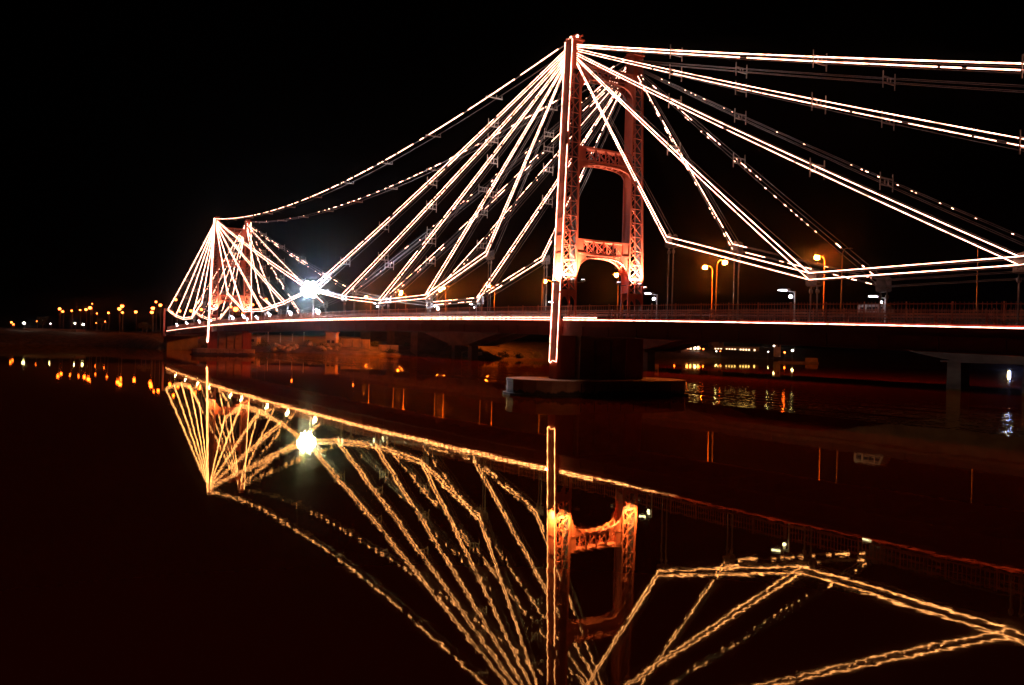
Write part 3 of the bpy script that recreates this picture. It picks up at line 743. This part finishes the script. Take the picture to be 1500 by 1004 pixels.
def street_lamp(loc, label, rz, lit=True, h=11.2, group='street lamps along the road bridge'):
    t = thing('street_lamp', loc, label, 'street lamp', group, rz)
    m = MB(); m.tube([(0, 0, 0), (0, 0, 2), (0, 0, h-1.2)], .14, 8, .075); m.lathe((0, 0, 0), [(.26, 0), (.26, .1), (.17, .35), (.15, .9)], 8); m.build('pole', M['pole'], t)
    m = MB(); m.tube([(0, .9*(1-math.cos(a))*1.1, h-1.2+1.15*math.sin(a)) for a in [R(9*i) for i in range(10)]]+[(0, 1.7, h-.05)], .06, 8); m.build('arm', M['pole'], t)
    m = MB(); m.hexa([(-.17, 1.55, h-.10), (.17, 1.55, h-.10), (.13, 2.3, h-.06), (-.13, 2.3, h-.06), (-.10, 1.6, h+.10), (.10, 1.6, h+.10), (.07, 2.2, h+.10), (-.07, 2.2, h+.10)])
    hd = m.build('lamp_head', M['housing'], t)
    if lit:
        m = MB(); m.ball((0, 1.95, h-.38), .42, 12, .8); m.build('bulb', M['sodium'], hd, smooth=True)
    else:
        m = MB(); m.ball((0, 1.95, h-.12), .14, 8, .6); m.build('bulb', M['window'], hd, smooth=True)
    return t
far_lit = None; near_lit = None; near_dark = None
NUM = ['first', 'second', 'third', 'fourth', 'fifth', 'sixth', 'seventh', 'eighth', 'ninth', 'tenth', 'eleventh', 'twelfth']
for i, x in enumerate((-28.4, -54.3, -81.5, -109.5, -137.8, -167.5, -197, -228)):
    lab = f'lit sodium street lamp on the rear road bridge edge, {NUM[i]} from the right'
    loc = (x, RY1-3.2, 9.3)
    if far_lit is None: far_lit = street_lamp(loc, lab, math.pi)
    else: dup(far_lit, loc, math.pi, lab)
for x, lit, i in ((-45.0, 1, 0), (-157.0, 1, 1), (-187.0, 1, 2)):
    lab = f'lit sodium street lamp on the front road bridge edge, {NUM[i]} from the right'
    if near_lit is None: near_lit = street_lamp((x, RY0+.7, 9.3), lab, 0)
    else: dup(near_lit, (x, RY0+.7, 9.3), 0, lab)
for i, (x, y, rz) in enumerate(((8.9, RY0+.7, 0), (-2.5, RY1-3.2, math.pi), (-18.7, RY0+.7, 0), (-73.0, RY0+.7, 0), (-101.5, RY0+.7, 0), (-130.0, RY0+.7, 0))):
    lab = f'tall unlit street lamp on the road bridge, {NUM[i]} from the right'
    if near_dark is None: near_dark = street_lamp((x, y, 9.3), lab, rz, False)
    else: dup(near_dark, (x, y, 9.3), rz, lab)

# van crossing the road bridge
v = thing('van', (-14.5, 66.4, 9.37), 'pale van driving along the road bridge behind the railing', 'van')
m = MB(); m.prism([(-2.6, .45), (2.45, .45), (2.6, 1.0), (2.35, 1.35), (1.75, 2.3), (1.2, 2.48), (-2.5, 2.48), (-2.65, 2.2)], 'y', -.95, .95); m.build('body', M['vanpaint'], v)
for y in (-.955, .953):
    m = MB(); m.prism([(1.0, 1.35), (1.95, 1.35), (1.55, 2.1), (1.0, 2.1)], 'y', y-.01, y+.01)
    for a in (-2.2, -1.0, -.1): m.box(a, a+.85 if a < -.5 else a+.9, y-.008, y+.008, 1.4, 2.08)
    m.build('window', M['window'], v)
for x in (-1.65, 1.65):
    for y in (-.9, .9):
        m = MB(); pr = [(x+.36*math.cos(2*math.pi*k/14), .36+.36*math.sin(2*math.pi*k/14)) for k in range(14)]; m.prism(pr, 'y', y-.11, y+.11); w_ = m.build('wheel', M['tyre'], v)
        m = MB(); pr = [(x+.2*math.cos(2*math.pi*k/10), .36+.2*math.sin(2*math.pi*k/10)) for k in range(10)]; m.prism(pr, 'y', y-.122, y+.122); m.build('rim', M['steel'], w_)

# ================================================================== LEFT BANK
def at(u, depth): p = spot_at(u, 502, depth); return p.x, p.y
def lamp_on_shore(u, v, depth, label, mat, r=.28, group='lamps on the far left shore', arm=True):
    p = spot_at(u, v, depth); zb = max(.5, min(4.6, bank_z(p.x, p.y)))
    if p.z < zb+.6: zb = p.z-1.5
    t = thing('shore_lamp', (p.x, p.y, zb), label, 'street lamp', group); h = p.z-zb
    m = MB(); m.tube([(0, 0, -.6), (0, 0, h*.5), (0, 0, h+.25)], .07, 6, .05); m.bar((0, 0, h+.22), (.5, -.3, h+.28), .07); m.build('pole', M['housing'], t)
    m = MB(); m.hexa([(.2, -.42, h+.16), (.75, -.42, h+.16), (.75, -.12, h+.16), (.2, -.12, h+.16), (.3, -.38, h+.32), (.65, -.38, h+.32), (.65, -.2, h+.32), (.3, -.2, h+.32)]); hd = m.build('lamp_head', M['housing'], t)
    m = MB(); m.ball((.45, -.3, h-.05-r*.4), r*1.35, 8, .8); m.build('bulb', M[mat], hd, smooth=True)
    return t
sl = [(18, 472, 330, 'o', .26), (21, 475, 330, 'o', .22), (36.5, 473, 325, 'w', .34), (55, 470.5, 335, 'o', .12), (75, 474, 330, 'w', .14), (88.5, 452, 360, 'o', .42), (93, 456, 360, 'o', .34), (106, 455, 360, 'o', .25),
      (118.5, 454, 360, 'o', .24), (127, 453, 355, 'o', .40), (133, 450.5, 355, 'o', .5), (136, 445, 380, 'o', .18), (143, 459, 350, 'o', .2), (111, 473.5, 330, 'w', .2), (123, 475, 325, 'w', .28), (155, 471, 330, 'o', .14), (142, 473, 330, 'o', .12),
      (160, 458, 330, 'o', .28), (176, 452, 320, 'o', .45), (180, 448, 330, 'o', .48), (180.5, 457.5, 318, 'o', .28), (200, 456.5, 320, 'o', .40), (223.5, 457, 290, 'o', .40), (225, 451, 300, 'o', .45), (229.5, 442, 310, 'o', .28), (236, 446.5, 285, 'o', .38)]
for i, (u, v_, d, c, r) in enumerate(sl):
    ns = sorted(q[0] for q in sl).index(u)+1
    lamp_on_shore(u, v_, d, f'{"orange" if c == "o" else "white"} lamp on the dark far left shore, number {ns} counted from the left edge', M and ('shorebulb' if c == 'o' else 'shorewhite'), r)
sl2 = [(252.5, 457, 285), (258.5, 438.5, 300), (264, 455, 280), (281, 455, 285), (290, 443, 310), (296, 453, 290), (346, 452, 300), (339, 449, 310), (371, 446, 300), (379, 443.5, 310), (390.5, 438, 310), (357, 459, 280)]
for i, (u, v_, d) in enumerate(sl2):
    ns = sorted(q[0] for q in sl2).index(u)+1
    lamp_on_shore(u, v_, d, f'orange street lamp behind the distant tower fan, number {ns} counted from the left', 'shorebulb', .36 if i != 6 else .7, 'lamps behind the distant tower')

def house(u0, u1, depth, h, label, wall, wins, roof='flat', zb=None, lit='litwin', name='house', dep=7, porch=None, rz=None):
    a = Vector((*at(u0, depth), 0)); b = Vector((*at(u1, depth), 0)); w = (b-a).length; c = (a+b)/2
    zb = bank_z(c.x, c.y)-.2 if zb is None else zb
    d = (b-a).normalized(); ang = math.atan2(d.y, d.x)
    t = thing(name, (c.x, c.y, zb), label, 'building', 'buildings on the far shores', ang)
    m = MB(); m.box(-w/2, w/2, 0, dep, -1.5, h); m.build('wall', M[wall], t)
    m = MB()
    if roof == 'flat': m.box(-w/2-.3, w/2+.3, -.35, dep+.3, h+.004, h+.3)
    else: m.prism([(-.5, h+.004), (dep+.5, h+.004), (dep/2, h+roof)], 'x', -w/2-.4, w/2+.4)
    m.build('roof', M['roof'], t)
    for (x0, x1, z0, z1, on) in wins:
        m = MB(); m.box(x0*w-w/2-.12, x1*w-w/2+.12, -.07, -.003, z0-.12, z1+.12); f = m.build('window', M['darkwall'], t)
        m = MB(); m.box(x0*w-w/2, x1*w-w/2, -.12, -.073, z0, z1); m.build('pane', M[lit if on else 'window'], f)
    return t
# long low building on the left shore, dimly lit
house(35, 111, 330, 3.6, 'long low dark building with a row of dim windows on the far left shore', 'darkwall', [(.02+.085*i, .06+.085*i, 1.0, 2.4, 0) for i in range(12)], 'flat', 1.8, name='warehouse')
# concrete remains and small boat by the road bridge abutment
t = thing('motor_boat', (*at(637, 272), 3.4), 'small cream motor boat with a cabin standing on the bank below the bridge', 'boat'); t.rotation_euler.z = YAW
m = MB()
for sec in [0]:
    st = [(-2.5, .75, .55), (-1.2, .9, .5), (.4, .92, .5), (1.7, .62, .6), (2.7, .06, .95)]; b = 0
    for x, hw, zk in st:
        m.v += [(x, -hw, 1.35+.12*max(0, x)), (x, -hw*.75, zk+.15), (x, 0, zk), (x, hw*.75, zk+.15), (x, hw, 1.35+.12*max(0, x))]
    for i in range(4):
        for j in range(4): m.f.append((i*5+j, i*5+j+1, i*5+5+j+1, i*5+5+j))
        m.f.append((i*5+4, i*5, i*5+5, i*5+9))
    m.f.append((0, 4, 3, 2, 1)); m.f.append((20, 21, 22, 23, 24))
m.build('hull', M['hull'], t)
m = MB(); m.hexa([(-1.2, -.6, 1.5), (1.0, -.6, 1.55), (1.0, .6, 1.55), (-1.2, .6, 1.5), (-1.1, -.5, 2.35), (.5, -.5, 2.35), (.5, .5, 2.35), (-1.1, .5, 2.35)]); cb = m.build('cabin', M['hull'], t)
m = MB(); m.box(-.9, .3, -.62, -.56, 1.8, 2.15); m.build('window', M['window'], cb)
m = MB(); m.tube([(-.3, 0, 2.35), (-.3, 0, 4.1)], .035, 6); m.build('mast', M['whitepole'], t)
m = MB()
for x in (-1.4, 1.2):
    m.box(x-.1, x+.1, -.7, .7, -.3, .5)
    for s in (-1, 1): m.bar((x, s*.7, -.2), (x, s*.8, .85), .09)
m.build('cradle', M['steel'], t)
lamp_on_shore(652, 486, 250, 'sodium lamp post beside the motor boat below the bridge', 'shorebulb', .12, 'lamps on the bank below the bridge')

rk = random.Random(3)
for i in range(46):                                       # riprap along the waterline below the road bridge
    f = rk.random(); u = 398+f*100; d = 262-2*f+rk.uniform(-3, 9)
    x, y = at(u, d); s = rk.uniform(.5, 1.35); m = MB(); m.ball((0, 0, 0), s, 8, .7)
    m.v = [(a+rk.uniform(-.18, .18)*s, b+rk.uniform(-.18, .18)*s, c+rk.uniform(-.16, .16)*s) for a, b, c in m.v]
    o = m.build('rock', M['rock']); o.location = (x, y, max(.1, bank_z(x, y)+.15)); o.rotation_euler = (rk.uniform(-.3, .3), rk.uniform(-.3, .3), rk.uniform(0, 6))
    tag(o, 'rough pale boulder in the stone bank under the left part of the bridge', 'rock', 'boulders of the stone bank')
# promenade posts and low wall pieces seen under the left deck
for i, u in enumerate((392.5, 410.5, 428, 445)):
    x, y = at(u, 276); zb = bank_z(x, y)
    t = thing('bank_lamp_post', (x, y, zb), f'pale slim post on the stone bank, {NUM[i]} from the left', 'post', 'posts on the stone bank')
    m = MB(); m.tube([(0, 0, -.3), (0, 0, 2.6)], .10, 6, .07); m.build('pole', M['whitepole'], t); m = MB(); m.ball((0, 0, 2.75), .16, 8); m.build('globe', M['hull'], t)
for u0, u1, d, h, lab in ((318, 338, 262, 3.0, 'low pale kiosk under the deck right of the distant tower'), (350, 376, 268, 2.6, 'low dark boathouse under the deck right of the distant tower'), (477, 492, 268, 4.4, 'tall concrete hut on the bank left of the abutment')):
    house(u0, u1, d, h, lab, 'wall', [(.15, .4, 1.2, 2.0, 0), (.6, .85, 1.2, 2.0, 0)], 'flat', None, name='hut', dep=4)
for u, v_, d, lab in ((352, 491, 258, 'orange wall lamp on the boathouse under the left deck'), (312, 492.5, 256, 'orange wall lamp on the kiosk under the left deck'), (430, 470, 300, 'orange lamp above the stone bank'), (520, 470, 285, 'orange lamp above the concrete hut')):
    lamp_on_shore(u, v_+0, d, lab, 'shorebulb', .18, 'lamps on the bank below the bridge')

br = random.Random(21)
BU = (305, 326, 345, 366, 385, 452, 470, 505, 528, 549, 572, 596, 612, 668, 684, 702, 716, 738, 760, 786)
for i, u in enumerate(BU):
    x, y = at(u, br.uniform(262, 276) if u < 640 else br.uniform(238, 252)); h = br.uniform(1.2, 2.6)
    t = thing('bush', (x, y, max(.6, bank_z(x, y))-.1), 'low dark scrubby bush on the river bank below the bridge', 'bush', 'scrub on the bank below the bridge')
    m = MB()
    for k in range(4): a = br.uniform(0, 6.3); m.tube([(0, 0, -.2), (math.cos(a)*h*.3, math.sin(a)*h*.3, h*.6)], .05, 5, .02)
    m.build('stem', M['bark'], t)
    m = MB()
    for k in range(240):
        d = Vector((br.gauss(0, .42), br.gauss(0, .42), abs(br.gauss(.35, .28))))*h
        a = Vector((br.gauss(0, 1), br.gauss(0, 1), br.gauss(0, 1))).normalized()*.22; b = a.cross(Vector((br.gauss(0, 1), br.gauss(0, 1), br.gauss(0, 1)))).normalized()*.13
        m.quad(d-a, d+b, d+a, d-b)
    m.build('foliage', M['leaf'], t)
for u0, u1, d, h, lab in ((500, 545, 266, 3.4, 'stained concrete embankment wall on the bank left of the motor boat'), (556, 588, 264, 2.6, 'broken low concrete embankment wall nearest the motor boat'), (662, 712, 248, 2.2, 'low retaining wall on the bank right of the motor boat')):
    a = Vector((*at(u0, d), 0)); b = Vector((*at(u1, d), 0)); dd = (b-a); ln = dd.length; c_ = (a+b)/2; zb = max(.3, bank_z(c_.x, c_.y))-.6
    t = thing('embankment_wall', (c_.x, c_.y, zb), lab, 'wall', 'embankment walls', math.atan2(dd.y, dd.x)); t['kind'] = 'thing'
    m = MB(); x = -ln/2
    while x < ln/2-1: m.box(x, min(ln/2, x+2.92), -.25, .25, -.5, h+br.uniform(-.12, .1)); x += 3
    m.build('wall', M['wall'], t)
    m = MB(); x = -ln/2+.6
    while x < ln/2-.5: m.prism([(x-.2, -.5), (x+.2, -.5), (x+.15, h-.4), (x-.15, h-.4)], 'y', -.55, -.253); x += 3
    m.build('buttress', M['concrete'], t)
# ================================================================== FAR RIGHT SHORE
house(946, 966, 420, 6.2, 'tall orange-lit house with balcony on the far shore right of the near tower', 'wall', [(.1, .3, 1.0, 2.2, 1), (.4, .6, 3.6, 5.0, 0), (.7, .9, 3.6, 5.0, 0), (.1, .3, 3.6, 5.0, 0)], 'flat', 3.2)
house(1004, 1026, 415, 4.0, 'brightly lit tavern with lamps under its eaves on the far beach', 'wall', [(.06, .2, .9, 2.6, 1), (.3, .42, .9, 2.6, 1), (.55, .7, .9, 2.6, 1), (.8, .93, .9, 2.6, 1)], 1.8, 2.7, 'litwhite', name='tavern')
house(1046, 1112, 430, 3.0, 'long low pavilion with a row of lit windows on the far beach', 'wall', [(.02+.062*i, .05+.062*i, 1.0, 2.2, (i*7) % 5 != 1) for i in range(15)], 'flat', 2.4, 'litwhite', name='pavilion')
house(1137, 1144, 410, 5.6, 'narrow orange tower house on the far shore beside a white lamp', 'wall', [(.3, .7, 3.4, 4.6, 0)], 'flat', 2.6, name='tower_house', dep=4)
house(1042, 1060, 470, 7.0, 'dark two-storey house standing behind the lit tavern', 'darkwall', [(.1, .3, 1, 2.2, 0), (.6, .85, 4, 5.4, 0)], 'flat', 3.2)
rs = [(943, 511, 400, 'w', .30, 'left of the orange-lit house'), (954, 510, 405, 'o', .14, 'in front of the orange-lit house'), (988, 509.5, 400, 'o', .26, 'alone on the beach left of the tavern'), (1007, 509.5, 405, 'o', .34, 'at the left corner of the tavern'),
      (1018.5, 509.5, 405, 'w', .36, 'at the tavern door'), (1025, 510, 400, 'o', .22, 'at the right corner of the tavern'), (1030, 511, 398, 'o', .26, 'just right of the tavern'), (1049, 514.5, 395, 'w', .14, 'left of the pavilion'), (1055, 514.5, 395, 'o', .14, 'at the left end of the pavilion'),
      (1125, 515, 395, 'w', .14, 'left of the narrow tower house'), (1133.5, 506.5, 400, 'w', .24, 'high beside the narrow tower house'), (1149, 516, 390, 'o', .28, 'right of the narrow tower house'), (1160.5, 513, 385, 'w', .36, 'furthest right above the landing stage')]
for u, v_, d, c, r, lab in rs: lamp_on_shore(u, v_, d, f'{"white" if c == "w" else "orange"} lamp on the far right shore, {lab}', 'shorewhite' if c == 'w' else 'shorebulb', r, 'lamps on the far right shore')
# lit kiosk seen just right of the near tower below the deck
kx, ky = at(896, 345); t = thing('lit_kiosk', (kx, ky, 2.0), 'small kiosk with white counter light and slanted orange light bar', 'kiosk'); t.rotation_euler.z = YAW
m = MB(); m.box(-1.6, 1.6, 0, 2, -2, 2.6); m.build('wall', M['darkwall'], t)
m = MB(); m.box(-1.9, 1.9, -.6, 2.2, 2.604, 2.75); m.build('roof', M['roof'], t)
m = MB(); m.box(-1.3, .6, -.06, -.003, .9, 1.7); m.build('counter_light', M['shorewhite'], t)
m = MB(); m.bar((-.6, -.3, 2.9), (1.9, -.3, 5.2), .35, .25); m.build('light_bar', M['shorebulb'], t)
# landing stage
lx, ly = at(1164, 310); t = thing('landing_stage', (lx, ly, 0), 'low floating landing stage with end hut off the far right shore', 'landing stage'); t.rotation_euler.z = YAW
m = MB(); m.box(-5.5, 8.5, -1.2, 1.2, -.3, .55); m.build('pontoon', M['concrete'], t)
m = MB()
for x in (-4, -1, 2): m.tube([(x, -1.05, .55), (x, -1.05, 1.5)], .05, 6)
m.bar((-4, -1.05, 1.45), (2, -1.05, 1.45), .06); m.build('handrail', M['steel'], t)
m = MB(); m.box(4.4, 8.3, -1, 1, .554, 1.6); m.prism([(4.2, 1.604), (8.5, 1.604), (7.9, 2.0), (4.8, 2.0)], 'y', -1.1, 1.1); m.build('hut', M['wall'], t)
# blue-white sign whose reflection shows between the road bridge columns
sx, sy = at(1479, 700); t = thing('lit_sign', (sx, sy, 4), 'tall blue and white lit sign on the far shore behind the road bridge columns', 'sign'); t.rotation_euler.z = YAW
m = MB(); m.box(-.3, .3, .1, .7, -4, 5.5); m.build('pole', M['steel'], t)
m = MB(); m.box(-1.1, .1, -.1, .09, 5.6, 10.2); m.build('white_panel', M['shorewhite'], t)
m = MB(); m.box(.12, 1.3, -.1, .09, 5.6, 10.2); m.build('blue_panel', M['blue'], t)

# dark trees on the banks
def tree(x, y, zb, h, label, seed):
    rr = random.Random(seed)
    t = thing('tree', (x, y, zb), label, 'tree', 'dark trees on the banks')
    m = MB(); m.tube([(0, 0, -.5), (.1, 0, h*.25), (.05, .1, h*.55)], h*.03, 7, h*.014)
    for k in range(5):
        a = rr.uniform(0, 6.28); m.tube([(.05, .05, h*(.3+.05*k)), (math.cos(a)*h*.2, math.sin(a)*h*.2, h*(.55+.05*k))], h*.012, 5, h*.004)
    m.build('trunk', M['bark'], t)
    m = MB()
    cl = [(rr.uniform(-.26, .26)*h, rr.uniform(-.26, .26)*h, rr.uniform(.42, .92)*h, rr.uniform(.10, .18)*h) for _ in range(13)]
    for cx, cy, cz, cr in cl:
        for _ in range(55):
            d = Vector((rr.gauss(0, 1), rr.gauss(0, 1), rr.gauss(0, .8))).normalized()*cr*rr.uniform(.5, 1.05); p = Vector((cx, cy, cz))+d
            a = Vector((rr.gauss(0, 1), rr.gauss(0, 1), rr.gauss(0, 1))).normalized()*h*.028; b = a.cross(Vector((rr.gauss(0, 1), rr.gauss(0, 1), rr.gauss(0, 1)))).normalized()*h*.018
            m.quad(p-a, p+b, p+a, p-b)
    m.build('crown', M['leaf'], t)
for i, (u, d, h) in enumerate(((62, 350, 6), (148, 345, 6), (208, 312, 5), (214, 300, 4.5), (975, 450, 6), (1095, 470, 6), (1120, 470, 5))):
    x, y = at(u, d); tree(x, y, bank_z(x, y), h, f'small dark bushy tree on the {"far left" if u < 300 else "far right"} shore, {NUM[i]} tree counted from the left', 40+i)

HALO = .00008  # density of an added scattering volume that imitates lens glow around lamps
if HALO:
    m, nt, out = new_mat('lamp_halo_volume')
    pv = nt.nodes.new('ShaderNodeVolumePrincipled'); pv.inputs['Density'].default_value = HALO; pv.inputs['Anisotropy'].default_value = .99
    pv.inputs['Color'].default_value = (.9, .9, .92, 1)
    nt.links.new(pv.outputs['Volume'], out.inputs['Volume'])
    hb = MB(); hb.box(-900, 160, -520, 1300, -2, 48); o = hb.build('halo_volume', m); o['kind'] = 'stuff'; o['label'] = 'added thin volume over the river that puts halos around lamps'
# ================================================================== LIGHT, WORLD, RENDER
w = bpy.data.worlds.new('World'); S.world = w; w.use_nodes = True
nt = w.node_tree; bg = nt.nodes['Background']; sky = nt.nodes.new('ShaderNodeTexSky'); sky.sky_type = 'NISHITA'; sky.sun_disc = False
sky.sun_elevation = R(-9); sky.sun_rotation = R(200)
nt.links.new(sky.outputs['Color'], bg.inputs['Color']); bg.inputs['Strength'].default_value = .003
sl_ = bpy.data.lights.new('moon', 'SUN'); sl_.energy = .004; sl_.angle = R(.5); sl_.color = (1, .9, .8)
so = bpy.data.objects.new('moon', sl_); COL.objects.link(so); so.rotation_euler = (R(50), 0, R(20))
S.view_settings.view_transform = 'Standard'; S.view_settings.look = 'None'; S.view_settings.exposure = 0; S.view_settings.gamma = 1
S.render.engine = 'CYCLES'
c = S.cycles
c.max_bounces = 5; c.diffuse_bounces = 1; c.glossy_bounces = 4; c.transmission_bounces = 2; c.caustics_reflective = False; c.caustics_refractive = False
c.use_denoising = True; c.use_light_tree = True; c.sample_clamp_indirect = 150; c.sample_clamp_direct = 0; c.volume_bounces = 0
